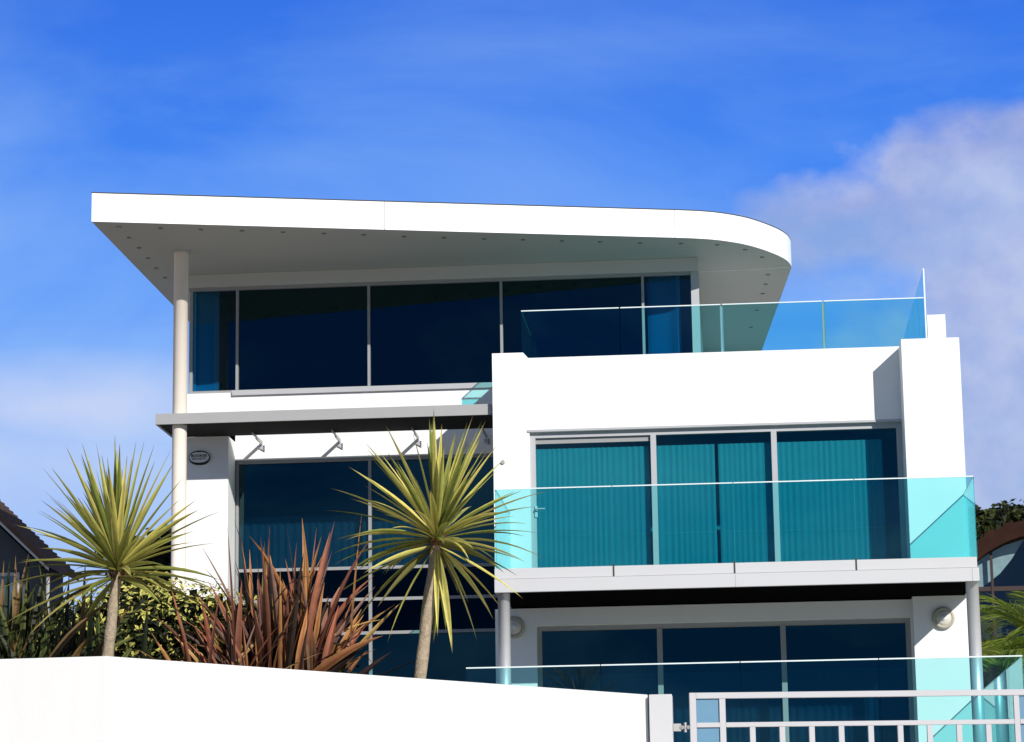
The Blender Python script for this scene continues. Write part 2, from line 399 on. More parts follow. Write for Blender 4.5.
# --- canopy over the left window
ca0, ca1 = PX(155.3, 420, Y_CAN0), XB_L - .03
w = MB()
w.box(ca0, ca1, Y_CAN0, Y_CAN0 + .04, z_can_b, z_can_t, 0); w.box(ca0, ca0 + .04, Y_CAN0 + .04, Y_CAN1, z_can_b, z_can_b + .06, 0)
w.box(ca0 + .04, ca1, Y_CAN0 + .04, Y_CAN0 + .5, z_can_t - .03, z_can_t, 0)
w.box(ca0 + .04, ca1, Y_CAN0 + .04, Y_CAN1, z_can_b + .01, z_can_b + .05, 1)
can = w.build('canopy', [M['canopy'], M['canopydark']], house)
for px in (262.5, 340.5, 419, 487):
    x = PX(px, 440, Y_REC); zb = z_can_b - .0
    w = MB(); w.box(x - .006, x + .006, Y_CAN1 - .35, Y_REC, zb - .03, zb + .008, 1)
    w.prismY([(x - .045, zb - .06), (x - .045, zb - .11), (x + .045, zb - .16), (x + .045, zb - .06)], Y_REC - .03, Y_REC - .003)
    w.box(x - .008, x + .008, Y_CAN1, Y_REC - .03, zb - .055, zb - .031, 1)
    b = w.build('bracket', [M['frame_light'], M['canopy']], can)
    for k in range(3):
        w = MB(); w.tube([(x + .032, Y_REC - .045, zb - .075 - .028 * k), (x + .032, Y_REC - .03, zb - .075 - .028 * k)], [.009, .009], 8)
        w.build('bolt', M['seam'], b)

# --- windows
def window(name, x0, x1, z0, z1, Y, muls, trans=(), fw=.05, fd=.1, mats=('frame', 'pane_dark'), mw=None, paneY=None, label=None, pmats=None):
    mw = mw or fw
    w = MB(); y0, y1 = Y, Y + fd
    w.box(x0, x0 + fw, y0, y1, z0, z1); w.box(x1 - fw, x1, y0, y1, z0, z1)
    w.box(x0 + fw, x1 - fw, y0, y1, z1 - fw, z1); w.box(x0 + fw, x1 - fw, y0, y1, z0, z0 + fw)
    win = w.build(name, M[mats[0]], house)
    xs = [x0 + fw] + [v for q in muls for v in (q - mw / 2, q + mw / 2)] + [x1 - fw]
    for q in muls:
        w = MB(); w.box(q - mw / 2, q + mw / 2, y0 - .012, y1, z0 + fw, z1 - fw); w.build('mullion', M[mats[0]], win)
    zs = [z0 + fw] + [v for q in trans for v in (q - mw / 2, q + mw / 2)] + [z1 - fw]
    for q in trans:
        for i in range(0, len(xs), 2):
            w = MB(); w.box(xs[i], xs[i + 1], y0 - .004, y1 - .01, q - mw / 2, q + mw / 2); w.build('transom', M[mats[0]], win)
    yp = y0 + fd * .55
    k = 0
    for i in range(0, len(xs), 2):
        for j in range(0, len(zs), 2):
            w = MB(); a, b, c, d = xs[i], xs[i + 1], zs[j], zs[j + 1]
            w.add([(a, yp, c), (b, yp, c), (b, yp, d), (a, yp, d)], [(0, 1, 2, 3)])
            o = w.build('pane', M[(pmats or {}).get(i // 2, mats[1])], win); k += 1
    return win
def curtain(x0, x1, z0, z1, Y, pitch=.1, amp=.03, label='', mat='curtain', name='curtain', group=None, cat='curtain'):
    w = MB(); n = max(4, int((x1 - x0) / pitch * 6)); v = []
    ph = random.random() * 6
    for i in range(n + 1):
        t = i / n; x = x0 + (x1 - x0) * t
        s = math.sin(2 * math.pi * (x - x0) / pitch + ph + 1.8 * math.sin(x * 2.3) + .9 * math.sin(x * 9.1)) * (.55 + .6 * math.sin(x * 5.3) ** 2)
        v += [(x, Y + amp * s, z0), (x, Y + amp * s * .8, z1)]
    w.add(v, [(2 * i, 2 * i + 2, 2 * i + 3, 2 * i + 1) for i in range(n)])
    o = w.build(name, M[mat]); return tag(o, label, cat, group)

# upper glazing
um = [PX(x, 335, Y_UP) for x in (236.6, 368.4, 501.3, 643.7)]
win = window('upper_window', PX(189, 340, Y_UP), XU_R - .0, z_up_sill, z_up_head, Y_UP + .05, um, fw=.05, fd=.1, mats=('frame', 'pane_up'), mw=.042, pmats={0: 'pane_mid', 4: 'pane_mid'})
w = MB(); w.box(PX(232.5, 388, Y_UP), XB_L + .3, Y_UP - .05, Y_UP + .05, z_up_sill - .055, z_up_sill + .03); w.build('sill', M['frame_light'], win)
w = MB(); w.box(XU_R - .1, XU_R + .03, Y_UP + .02, Y_UP + .05, z_up_sill, z_up_head); w.build('frame_post', M['frame_light'], win)
# balcony doors
dm = [PX(x, 500, Y_BLK) for x in (654.6, 776.0)]
dw = window('balcony_door', dx0, dx1, z_slab_t, dz1, Y_BLK + .07, dm, fw=.085, fd=.12, mats=('frame_light', 'pane_teal'), mw=.085)
w = MB(); a = dx0 + .085; b = dm[0] - .043
w.box(a, b, Y_BLK + .12, Y_BLK + .17, dz1 - .17, dz1 - .085); w.build('door_head', M['frame'], dw)
w = MB(); w.box(dx0 - .03, dx1 + .0, Y_BLK - .02, Y_BLK + .0, dz1 - .0, dz1 + .035); w.build('drip_trim', M['frame_light'], dw)
hx, hz = PX(536, 509, Y_BLK), PH(536, 509, Y_BLK)
w = MB(); w.box(hx - .02, hx + .02, Y_BLK + .045, Y_BLK + .068, hz - .12, hz + .05); w.tube([(hx, Y_BLK + .05, hz), (hx, Y_BLK - .0, hz), (hx + .01, Y_BLK - .01, hz), (hx + .14, Y_BLK - .01, hz)], [.012] * 4, 8)
w.build('handle', M['steel'], dw)
# ground floor windows
gm = [PX(x, 645, Y_GRD) for x in (659.6, 783.6)]
window('terrace_window', gx0, gx1, Z_T + .01, gz1, Y_GRD + .12, gm, fw=.07, fd=.12, mats=('frame', 'pane_dark'), mw=.08)
# left double-height window
trz = [PH(370, y, Y_REC) for y in (567.3, 598.8, 632.6)]
window('recessed_window', lx0, lx1, Z_GARDEN - .25, lz1, Y_REC + .04, [PX(369.8, 560, Y_REC), PX(505, 560, Y_REC) + .6], trz, fw=.055, fd=.1, mats=('frame', 'pane_dark'), mw=.05)

# curtains
cz1 = PH(700, 444.5, Y_BLK + .235)
cs = [(534, 650, 'teal-looking vertical blind behind the balcony door with the handle'), (656, 716, 'left half of the blinds behind the middle balcony door, beside a dark slit'), (719.5, 774, 'right half of the blinds behind the middle balcony door'), (776, 884, 'vertical blind behind the right balcony door, leaving a dark gap at its right')]
for a, b, l in cs:
    curtain(PX(a, 500, Y_BLK + .235), PX(b, 500, Y_BLK + .235), z_slab_t, cz1, Y_BLK + .235, .09, .007, l, name='vertical_blind', group='blinds behind the balcony doors', cat='blind')
curtain(PX(238, 540, Y_REC + .5), PX(366, 540, Y_REC + .5), PH(300, 570, Y_REC + .5), PH(300, 516, Y_REC + .5), Y_REC + .5, .12, .02, 'dim pleated half curtain behind the left pane of the big ground window', group='half curtains in the big left window')
curtain(PX(373, 540, Y_REC + .5), PX(494, 540, Y_REC + .5), PH(430, 570, Y_REC + .5), PH(430, 520, Y_REC + .5), Y_REC + .5, .12, .02, 'dim pleated half curtain behind the green palm crown in the big window', group='half curtains in the big left window')
curtain(PX(192, 360, Y_UP + .4), PX(219, 360, Y_UP + .4), z_up_sill, PH(205, 292, Y_UP + .4), Y_UP + .4, .9, .01, 'plain blue-looking curtain in the narrow left pane of the upper glazing')
curtain(PX(648, 330, Y_UP + .4), PX(681, 330, Y_UP + .4), z_up_sill - .2, PH(660, 276, Y_UP + .4), Y_UP + .4, .3, .03, 'bright blue-looking curtain at the right end of the upper glazing')
for a, b, l in ((540, 655, 'left'), (663, 780, 'middle'), (788, 905, 'right')):
    curtain(PX(a, 690, Y_GRD + .7), PX(b, 690, Y_GRD + .7), Z_T, PH(700, 672, Y_GRD + .7), Y_GRD + .7, .12, .025, l + ' one of the three low curtains inside the terrace windows', group='low curtains in the terrace windows')

# --- balustrades
def balustrade(name, runs, z0, z1, glassm, t=.012):
    """runs: list of ((x,y),(x,y)) ; first run's rail is the object, panels its children"""
    w = MB()
    def bar(p, q, za, zb, th):
        d = Vector((q[0] - p[0], q[1] - p[1])); d.normalize(); n = Vector((-d.y, d.x)) * th / 2
        return [(p[0] - n.x, p[1] - n.y), (q[0] - n.x, q[1] - n.y), (q[0] + n.x, q[1] + n.y), (p[0] + n.x, p[1] + n.y)]
    for r in runs:
        side = abs(r[0][0] - r[1][0]) < .01
        w.prism(bar(r[0], r[1], 0, 0, .014 if side else .022), z1, z1 + (.012 if side else .016), 1 if side else 0)
    o = w.build(name, [M['rail'], M['edge']], house)
    for r in runs:
        p, q = r[0], r[1]; zz = r[2] if len(r) > 2 else z1
        g = .0
        w = MB(); w.prism(bar(p, q, 0, 0, t), z0, zz - .001); w.build('glass_panel', M[glassm], o)
    return o
def split(p, q, xs, gap=.006):
    pts = [p] + [(x, p[1]) for x in xs] + [q]; out = []
    for i in range(len(pts) - 1):
        a = pts[i][0] + (gap if i else 0); b = pts[i + 1][0] - (gap if i < len(pts) - 2 else 0)
        out.append(((a, p[1]), (b, p[1])))
    return out
bx_l, bx_r = PX(495.5, 520, Y_BAL), PX(975.5, 520, Y_BAL)
runs = split((bx_l, Y_BAL), (bx_r, Y_BAL), [PX(612.5, 520, Y_BAL), PX(734, 520, Y_BAL), PX(855.3, 520, Y_BAL)])
runs += [((bx_r, Y_BAL + .014), (bx_r, Y_PIER - .01)), ((bx_l, Y_BAL + .014), (bx_l, Y_BLK - .01))]
balustrade('balcony_balustrade', runs, z_slab_t + .001, z_baltop, 'balglass')
# lower terrace
lx_m = [PX(x, 690, Y_LOW) for x in (601, 741, 880)]
runs = split((tx0, Y_LOW + .02), (tx1, Y_LOW + .02), lx_m)
runs += [((tx1, Y_LOW + .034), (tx1, Y_LOW + 1.8)), ((tx1, Y_LOW + 1.812), (tx1, Y_LOW + 3.6)), ((tx1, Y_LOW + 3.612), (tx1, Y_GRD - .1)),
         ]
balustrade('terrace_balustrade', runs, Z_T + .001, z_lowtop, 'balglass2')
# roof terrace
Y_RT = Y_BLK + .06
z_rt = PH(722, 305, Y_RT)
rx0, rx1 = PX(521.5, 330, Y_RT), PX(924.5, 320, Y_RT)
runs = split((rx0, Y_RT), (rx1, Y_RT), [PX(620, 330, Y_RT), PX(722, 330, Y_RT), PX(824, 330, Y_RT)], gap=.012)
runs += [((rx0, Y_RT + .014), (rx0, Y_UP - .05))]
rb = balustrade('roof_terrace_balustrade', runs, z_par - .03, z_rt, 'balglass')
for px in (722, 824):
    x = PX(px, 330, Y_RT); w = MB(); w.box(x - .026, x + .026, Y_RT + .02, Y_RT + .035, z_par, z_rt - .01); w.build('clamp_strip', M['strip'], rb)
# tall side screen
z_sc = PH(924.5, 268.5, Y_RT)
w = MB(); w.box(rx1 + .008, rx1 + .03, Y_RT - .012, Y_RT + .006, z_par - .1, z_sc); scn = w.build('side_screen', M['rail'], house)
yy = Y_RT + .02
for k in range(4):
    w = MB(); w.box(rx1 + .012, rx1 + .024, yy, yy + 1.24, z_par, z_sc); w.build('glass_panel', M['balglass'], scn)
    w = MB(); w.box(rx1 + .01, rx1 + .026, yy + 1.242, yy + 1.258, z_par, z_sc); w.build('panel_edge', M['canopy'], scn); yy += 1.26

vp_ = P(502.8, 462.4, Y_BLK)
w = MB(); w.tube([(vp_.x, Y_BLK - .03, vp_.z), (vp_.x, Y_BLK - .002, vp_.z)], [.028, .034], 16); w.build('vent_cap', M['canopy'], house)
# --- wall lamps and alarm box
def wall_lamp(px, py, Y, label):
    p = P(px, py, Y); e = empty('wall_lamp', p, label, 'wall lamp', 'round bulkhead wall lamps under the balcony')
    def disc(prof, n=32):
        w = MB(); vs = []; k = len(prof)
        for (r, h) in prof:
            for j in range(n): t = 2 * math.pi * j / n; vs.append((r * math.cos(t) + p.x, -h + p.y, r * math.sin(t) + p.z))
        fs = [(i * n + j, i * n + (j + 1) % n, (i + 1) * n + (j + 1) % n, (i + 1) * n + j) for i in range(k - 1) for j in range(n)]
        fs.append(tuple(range((k - 1) * n, k * n)))
        return w.add(vs, fs)
    disc([(.165, .002), (.165, .05), (.15, .075), (.125, .08), (.12, .07)]).build('housing', M['lamp'], e, smooth=True)
    disc([(.119, .065), (.1, .09), (.06, .105), (.02, .11)]).build('diffuser', M['lampglass'], e, smooth=True)
    disc([(.045, .107), (.04, .125), (.01, .13)]).build('boss', M['sign'], e, smooth=True)
wall_lamp(943.3, 618.3, Y_PIER, 'round cream wall lamp on the white pier, half in diagonal shadow')
wall_lamp(514.2, 627.5, Y_GRD, 'round wall lamp in full shadow, half hidden behind the left steel post')
pa = P(199.8, 458.2, Y_CAN1 + .003)
al = empty('alarm_box', pa, 'small grey oval security alarm box with black rim and lettering on the shaded wall', 'alarm box')
def hexo(sc, x0=.17, z0=.115, n=40):
    return [(pa.x + sc * x0 * math.copysign(abs(math.cos(t)) ** .8, math.cos(t)), pa.z + sc * z0 * math.copysign(abs(math.sin(t)) ** 1.0, math.sin(t))) for t in [2 * math.pi * i / n for i in range(n)]]
w = MB(); w.prismY(hexo(1), pa.y - .05, pa.y); w.build('casing', M['black'], al)
w = MB(); w.prismY([(x, z + .006) for x, z in hexo(.97, x0=.165, z0=.088)], pa.y - .056, pa.y - .0502); w.build('face', M['sign'], al)
def text(s, loc, size, parent, mat, name='lettering', wide=1.0, off=.0015):
    cu = bpy.data.curves.new(name, 'FONT'); cu.body = s; cu.size = size; cu.align_x = 'CENTER'; cu.align_y = 'CENTER'; cu.extrude = .001; cu.offset = off
    t = bpy.data.objects.new('tmp', cu); COL.objects.link(t)
    me = bpy.data.meshes.new_from_object(t.evaluated_get(bpy.context.evaluated_depsgraph_get())); bpy.data.objects.remove(t)
    for v in me.vertices: x, y, z = v.co; v.co = (loc[0] + x * wide, loc[1] - z, loc[2] + y)
    me.materials.clear(); me.materials.append(mat); me.name = name
    o = bpy.data.objects.new(name, me); COL.objects.link(o); o.parent = parent; o.matrix_parent_inverse = Matrix.Translation(-world_loc(parent))
    return o
text('BOOKER', (pa.x, pa.y - .0585, pa.z + .030), .058, al, M['black'], wide=1.15)
text('SECURITY', (pa.x, pa.y - .0585, pa.z - .020), .045, al, M['black'], wide=1.18, off=.0004)

# ------------------------------------------------------------------ garden wall, post, gate
YW1 = 20.0
A = P(106, 656, YW1); zw = A.z
B = PZ(648, 694.6, zw); Lf = PZ(0, 659, zw)
dirL = Vector((Lf.x - A.x, Lf.y - A.y)); dirL.normalize(); L2 = Vector((A.x, A.y)) + dirL * 9
dirR = Vector((B.x - A.x, B.y - A.y)); dirR.normalize(); nR = Vector((-dirR.y, dirR.x))
nL = Vector((-dirL.y, dirL.x)); nL = nL if nL.y > 0 else -nL
th = .24
Ain = Vector((A.x, A.y)) + Vector((.02, th + .02))
print('wall', A, B, Lf)
Z_G = 1.9
w = MB()
w.prism([(L2.x, L2.y), (A.x, A.y), (B.x, B.y), (B.x + nR.x * th, B.y + nR.y * th), (A.x + .02 + nR.x * th * .5, A.y + th * 1.1), (L2.x + nL.x * th, L2.y + nL.y * th)], Z_G - .6, zw)
tag(w.build('garden_wall', M['garden_white'], bevel=.008), 'plain white rendered garden wall bending at a corner below the palms', 'wall')
# post
q0 = P(648.8, 694.5, B.y - .1); q1 = P(671.8, 694.5, B.y - .1); zp = q0.z
w = MB(); w.box(q0.x, q1.x, B.y - .1, B.y + .2, Z_G - .4, zp)
tag(w.build('gate_post', M['post'], bevel=.006), 'light grey square gate post at the end of the white wall', 'gate post')
# gate
YG = B.y - .05; G1 = PZ(1024, 689.3, PH(689, 692.9, YG)); g0 = P(689, 692.9, YG); zg = g0.z
gang = math.atan2(G1.y - g0.y, G1.x - g0.x); ct, st = math.cos(gang), math.sin(gang)
gate = empty('gate', (g0.x, g0.y, Z_G), 'white metal railing gate with two top rails and square pickets', 'gate')
scale_g = YG / F_PX
def gbox(w, s0, s1, z0, z1, t0=-.02, t1=.02):
    v = []
    for z in (z0, z1):
        for t in (t0, t1):
            for s in (s0, s1): v.append((g0.x + s * ct - t * st, g0.y + s * st + t * ct, z))
    return w.add(v, [(0, 2, 3, 1), (4, 5, 7, 6), (0, 1, 5, 4), (2, 6, 7, 3), (0, 4, 6, 2), (1, 3, 7, 5)])
def gs(px): return (px - 689) * scale_g * 1.0
zr2t = PH(744, 721.8, YG); zr2b = PH(744, 726.6, YG); zr1b = PH(744, 697.8, YG); zr1t = zg; gz0 = Z_G + .15
span = gs(1078)
w = MB(); gbox(w, 0, gs(695.6), gz0, zr1t); gbox(w, span - gs(695.6), span, gz0, zr1t)
gbox(w, gs(695.6), span - gs(695.6), zr1b, zr1t); gbox(w, gs(695.6), span - gs(695.6), gz0, gz0 + .045)
w.build('gate_frame', M['gate'], gate, bevel=.004)
w = MB()
for a, b in ((695.7, 718.7), (724.9, 1014.4), (1020.2, 1071)): gbox(w, gs(a), gs(b), zr2b, zr2t, -.017, .017)
w.build('rail', M['gate'], gate, bevel=.003)
for a, b, zt_ in [(718.7, 724.8, zr1b - .001), (1014.5, 1020.1, zr1b - .001)]:
    w = MB(); gbox(w, gs(a), gs(b), gz0 + .046, zt_, -.018, .018); w.build('stile', M['gate'], gate, bevel=.003)
pk = 748.5
while pk < 1010:
    w = MB(); gbox(w, gs(pk), gs(pk + 5.6), gz0 + .046, zr2b - .001, -.016, .016); w.build('picket', M['gate'], gate, bevel=.003); pk += 29.6
w = MB(); gbox(w, gs(696), gs(718.4), gz0 + .05, zr1b - .002, .004, .01); w.build('infill_panel', M['bluepanel'], gate)
w = MB(); gbox(w, gs(1020.4), gs(1071), gz0 + .05, zr1b - .002, .004, .01); w.build('infill_panel', M['bluepanel'], gate)
zh = PH(680, 727.5, YG)
w = MB(); gbox(w, gs(672.2), gs(680), zh - .035, zh + .035, -.01, .01); gbox(w, gs(680), gs(689), zh - .012, zh + .012, -.008, .008)
w.tube([(g0.x + gs(684.5), g0.y - .005, zh - .045), (g0.x + gs(684.5), g0.y - .005, zh + .045)], [.014, .014], 12)
w.tube([(g0.x + gs(681), g0.y - .03, zh), (g0.x + gs(681), g0.y + .01, zh)], [.02, .02], 10); w.tube([(g0.x + gs(687.5), g0.y - .03, zh), (g0.x + gs(687.5), g0.y + .01, zh)], [.018, .018], 10)
w.build('hinge', M['brass'], gate)
# far gate post, out of sight to the right
w = MB(); w.box(g0.x + span + .15, g0.x + span + .4, g0.y - .05, g0.y + .25, Z_G - .4, zp); tag(w.build('gate_post', M['post'], bevel=.006), 'light grey gate post at the latch side of the gate', 'gate post')

# ------------------------------------------------------------------ ground
def gheight(x, y):
    t = min(1, max(0, (y - 9) / 8)); t = t * t * (3 - 2 * t); return Z_G * t - .02
w = MB(); xs = [-1500, -600, -200, -80, -40, -20, -10, -5, 0, 5, 10, 20, 40, 80, 200, 600, 1500]; ys = [-1500, -400, -100, -30, 0, 4, 8, 9, 10, 11, 12, 13, 14, 15, 16, 17, 20, 30, 60, 120, 400, 1500]
v = [(x, y, gheight(x, y)) for y in ys for x in xs]; nx = len(xs)
w.add(v, [(j * nx + i, j * nx + i + 1, (j + 1) * nx + i + 1, (j + 1) * nx + i) for j in range(len(ys) - 1) for i in range(nx - 1)])
tag(w.build('ground', M['sand']), 'pale sandy ground rising from the shore road to the house', 'ground', kind='structure')
w = MB(); w.add([(-200, -6, .0), (200, -6, .0), (200, 3, .0), (-200, 3, .0)], [(0, 1, 2, 3)]); tag(w.build('road', M['asphalt']), 'dark asphalt road in front of the houses', 'road', kind='structure')
# raised garden bed behind the white wall
w = MB(); ib = Vector((B.x, B.y)) + nR * th
w.prism([(L2.x, L2.y + th), (A.x - .05, A.y + th * 1.2), (B.x - .1, ib.y + .05), (tx0 - .02, Y_LOW), (tx0 - .02, Y_REC), (L2.x, Y_REC)], Z_G - .3, Z_GARDEN)
tag(w.build('garden_bed', M['soil']), 'dark planted soil behind the white garden wall', 'garden bed', kind='structure')

# ------------------------------------------------------------------ plants
def blade(mb, base, d, L, W, droop, ce, cm, segs=7, roll=0., fold=.25, wavy=0.0, tipdark=None, waist=.45, shade=False):
    """sword leaf: base point, direction, length, width, droop; edge colour / middle colour"""
    p = Vector(base); d = Vector(d).normalized(); vs = []; cs = []
    up = Vector((0, 0, 1)); side0 = d.cross(up)
    if side0.length < .05: side0 = Vector((random.uniform(-1, 1), random.uniform(-1, 1), 0))
    side0.normalize(); q = Matrix.Rotation(roll, 3, d); side0 = q @ side0
    st = L / segs; cur = d.copy()
    for i in range(segs + 1):
        t = i / segs
        wd = W * (min(1, .35 + t / waist * .65) if t < waist else max(0.02, 1 - ((t - waist) / (1 - waist)) ** 1.6))
        s = (side0 - cur * side0.dot(cur)).normalized(); n = s.cross(cur)
        off = n * (wd * fold)
        vs += [p - s * wd / 2 + off, p, p + s * wd / 2 + off]
        k = (.08 + 1.25 * min(1, t * 1.25) ** 1.3) if shade else .85 + .3 * t  # shade: shadow between leaf bases is painted into the blade colour
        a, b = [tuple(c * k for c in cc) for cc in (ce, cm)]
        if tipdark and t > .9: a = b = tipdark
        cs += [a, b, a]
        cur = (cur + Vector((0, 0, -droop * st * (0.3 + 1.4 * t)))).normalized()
        p = p + cur * st
    fs = []
    for i in range(segs):
        o = 3 * i; fs += [(o, o + 1, o + 4, o + 3), (o + 1, o + 2, o + 5, o + 4)]
    mb.add(vs, fs, 0, cs)
def vary(c, a=.2):
    k = 1 + random.uniform(-a, a); return tuple(max(0, x * k * (1 + random.uniform(-.06, .06))) for x in c)

def cordyline(basep, topp, r0, r1, L, label, seed, lean=(0, 0, 0), nup=150, ndown=34, bright=1.0, green=.5, skirt=True):
    random.seed(seed)
    e = empty('cordyline_palm', basep, label, 'palm', 'spiky cordyline palms behind the garden wall')
    b, t = Vector(basep), Vector(topp); pts = []; rr = []
    for i in range(15):
        s = i / 14; p = b.lerp(t, s) + Vector((math.sin(s * 3.0) * .018 - .02 * math.sin(math.pi * s), 0, 0)); pts.append(p)
        rr.append((r0 + (r1 - r0) * s) * (1 + .05 * math.sin(i * 2.1) + random.uniform(-.03, .03)))
    w = MB(); w.tube(pts, rr, 20); w.build('trunk', M['bark'], e, smooth=True)
    w = MB()
    yel, gre = (.66 * bright, .57 * bright, .15 * bright), (.13 * bright, .17 * bright, .03 * bright)
    c = t
    for i in range(nup + ndown):
        if i < nup:
            u = random.random() ** .95; th_ = 1.72 * u ** .95 ; ph = random.uniform(0, 2 * math.pi)
            d = Vector((math.sin(th_) * math.cos(ph), math.sin(th_) * math.sin(ph), math.cos(th_) + .04))
            l = L * random.uniform(.74, 1.06) * (1 - .06 * u); dr = .08 + .5 * u * u; st = t + d * .02 + Vector((0, 0, .06 * (1 - u)))
        else:
            ph = random.uniform(0, 2 * math.pi); el = random.choice([random.uniform(-.6, .1), random.uniform(-2.2, -.5)]) if skirt else random.uniform(-.55, .1)
            d = Vector((math.cos(ph), math.sin(ph), el)).normalized(); l = L * random.uniform(.7, 1.1); dr = random.uniform(.2, .7); st = t + Vector((0, 0, -.04))
        d = (d + Vector(lean)).normalized()
        mixk = 1.0 if random.random() < .28 else min(1, max(0, random.gauss(green - .2, .2)))
        ce = tuple(yel[k] * (1 - mixk * .8) + gre[k] * mixk * .8 for k in range(3)); cm = tuple((gre[k] * (.5 + .3 * mixk) + yel[k] * .35 * (1 - mixk)) for k in range(3))
        if i >= nup and random.random() < .4: ce = cm = (.13, .12, .03)
        blade(w, st, d, l, random.uniform(.050, .070), dr, vary(ce), vary(cm), 8, roll=random.uniform(-.5, .5), fold=.22, tipdark=(.10, .06, .03), waist=.38)
    w.build('crown', M['leaf'], e)
    # old leaf stubs below the crown
    w = MB()
    for i in range(46):
        ph = random.uniform(0, 6.28); p = t + Vector((math.cos(ph), math.sin(ph), 0)) * r1 * .8 + Vector((0, 0, random.uniform(-.10, .04)))
        blade(w, p, (math.cos(ph), math.sin(ph), random.uniform(.3, 1.5)), random.uniform(.05, .12), .03, .5, (.22, .12, .05), (.16, .08, .035), 2)
    w.build('dead_sheath', M['leaf'], e)
Y1 = 21.0
cordyline(P(104.5, 690, Y1), P(117, 572, Y1), .050, .040, 1.0, 'left green cordyline palm rising over the corner of the white wall', 3, nup=80, ndown=15, bright=1.15, green=.55, lean=(-.03, -.05, 0), skirt=False)
Y2 = 23.2
cordyline(P(417.5, 700, Y2), P(436.5, 541, Y2), .056, .047, 1.08, 'taller yellow-green cordyline palm with thick bare trunk before the big dark window', 5, nup=90, ndown=24, bright=1.25, green=.35, lean=(.0, -.05, 0))

def phormium(cx, cy, n, L, W, cols, label, seed, spreadx=1.0, tilt=(0, 0), zoff=0, group=None, rad=.2, name='flax_plant'):
    random.seed(seed)
    w = MB()
    for i in range(n):
        ph = random.uniform(0, 2 * math.pi); th_ = abs(random.gauss(0, .6)); th_ = min(th_, 1.4)
        d = Vector((math.sin(th_) * math.cos(ph) * spreadx + tilt[0], math.sin(th_) * math.sin(ph) + tilt[1], math.cos(th_)))
        d.y = max(d.y, -.12)
        b = Vector((cx + random.gauss(0, rad) + math.sin(th_) * math.cos(ph) * .08, cy + random.gauss(0, rad * .7), Z_GARDEN - .03 + zoff))
        ce, cm = random.choice(cols)
        n0, f0 = len(w.v), len(w.f)
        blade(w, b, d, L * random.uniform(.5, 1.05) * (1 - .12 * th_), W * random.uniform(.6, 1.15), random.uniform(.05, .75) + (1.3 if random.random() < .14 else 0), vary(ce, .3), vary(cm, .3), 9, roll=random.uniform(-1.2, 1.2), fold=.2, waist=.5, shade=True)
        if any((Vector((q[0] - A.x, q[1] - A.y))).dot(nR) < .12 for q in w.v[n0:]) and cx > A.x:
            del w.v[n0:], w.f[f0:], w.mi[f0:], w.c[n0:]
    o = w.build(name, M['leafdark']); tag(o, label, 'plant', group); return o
bronze = [((.27, .115, .06), (.15, .05, .03)), ((.17, .07, .04), (.22, .075, .045)), ((.13, .05, .035), (.07, .028, .02)), ((.40, .20, .07), (.24, .085, .035)), ((.05, .03, .02), (.03, .015, .010)), ((.44, .29, .09), (.22, .13, .05)), ((.22, .075, .04), (.28, .10, .06)), ((.03, .017, .012), (.02, .012, .01)), ((.46, .24, .08), (.28, .11, .045)), ((.25, .15, .12), (.15, .075, .06))]
pc = P(284, 655, 22.9)
phormium(pc.x, pc.y, 165, 1.66, .085, bronze, 'big bronze-red flax clump with sword leaves in the middle of the bed', 11, spreadx=1.0, tilt=(-.02, .0), rad=.2)
pc = P(238, 668, 22.7)
phormium(pc.x, pc.y, 80, 1.1, .055, bronze, 'lower bronze flax clump leaning left in front of the variegated hedge', 12, spreadx=1.25, tilt=(-.22, .0), rad=.2)
bronze = [tuple(tuple(v * .78 for v in c) for c in p) for p in bronze]
greens = [((.07, .085, .022), (.035, .045, .013)), ((.12, .13, .035), (.05, .06, .018)), ((.018, .024, .009), (.012, .018, .007)), ((.22, .13, .045), (.12, .07, .03)), ((.022, .03, .010), (.016, .022, .008))]
pc = P(22, 660, 21.6)
phormium(pc.x, pc.y, 130, 1.3, .06, greens, 'dark green flax clump at the left end of the garden bed', 13, spreadx=1.0, tilt=(0, 0), rad=.22)
pc = P(68, 660, 22.6)
phormium(pc.x, pc.y, 130, 1.05, .06, [greens[2], greens[4], greens[0]], 'blackish green flax clump just left of the left palm trunk', 14, spreadx=1.1, rad=.25)

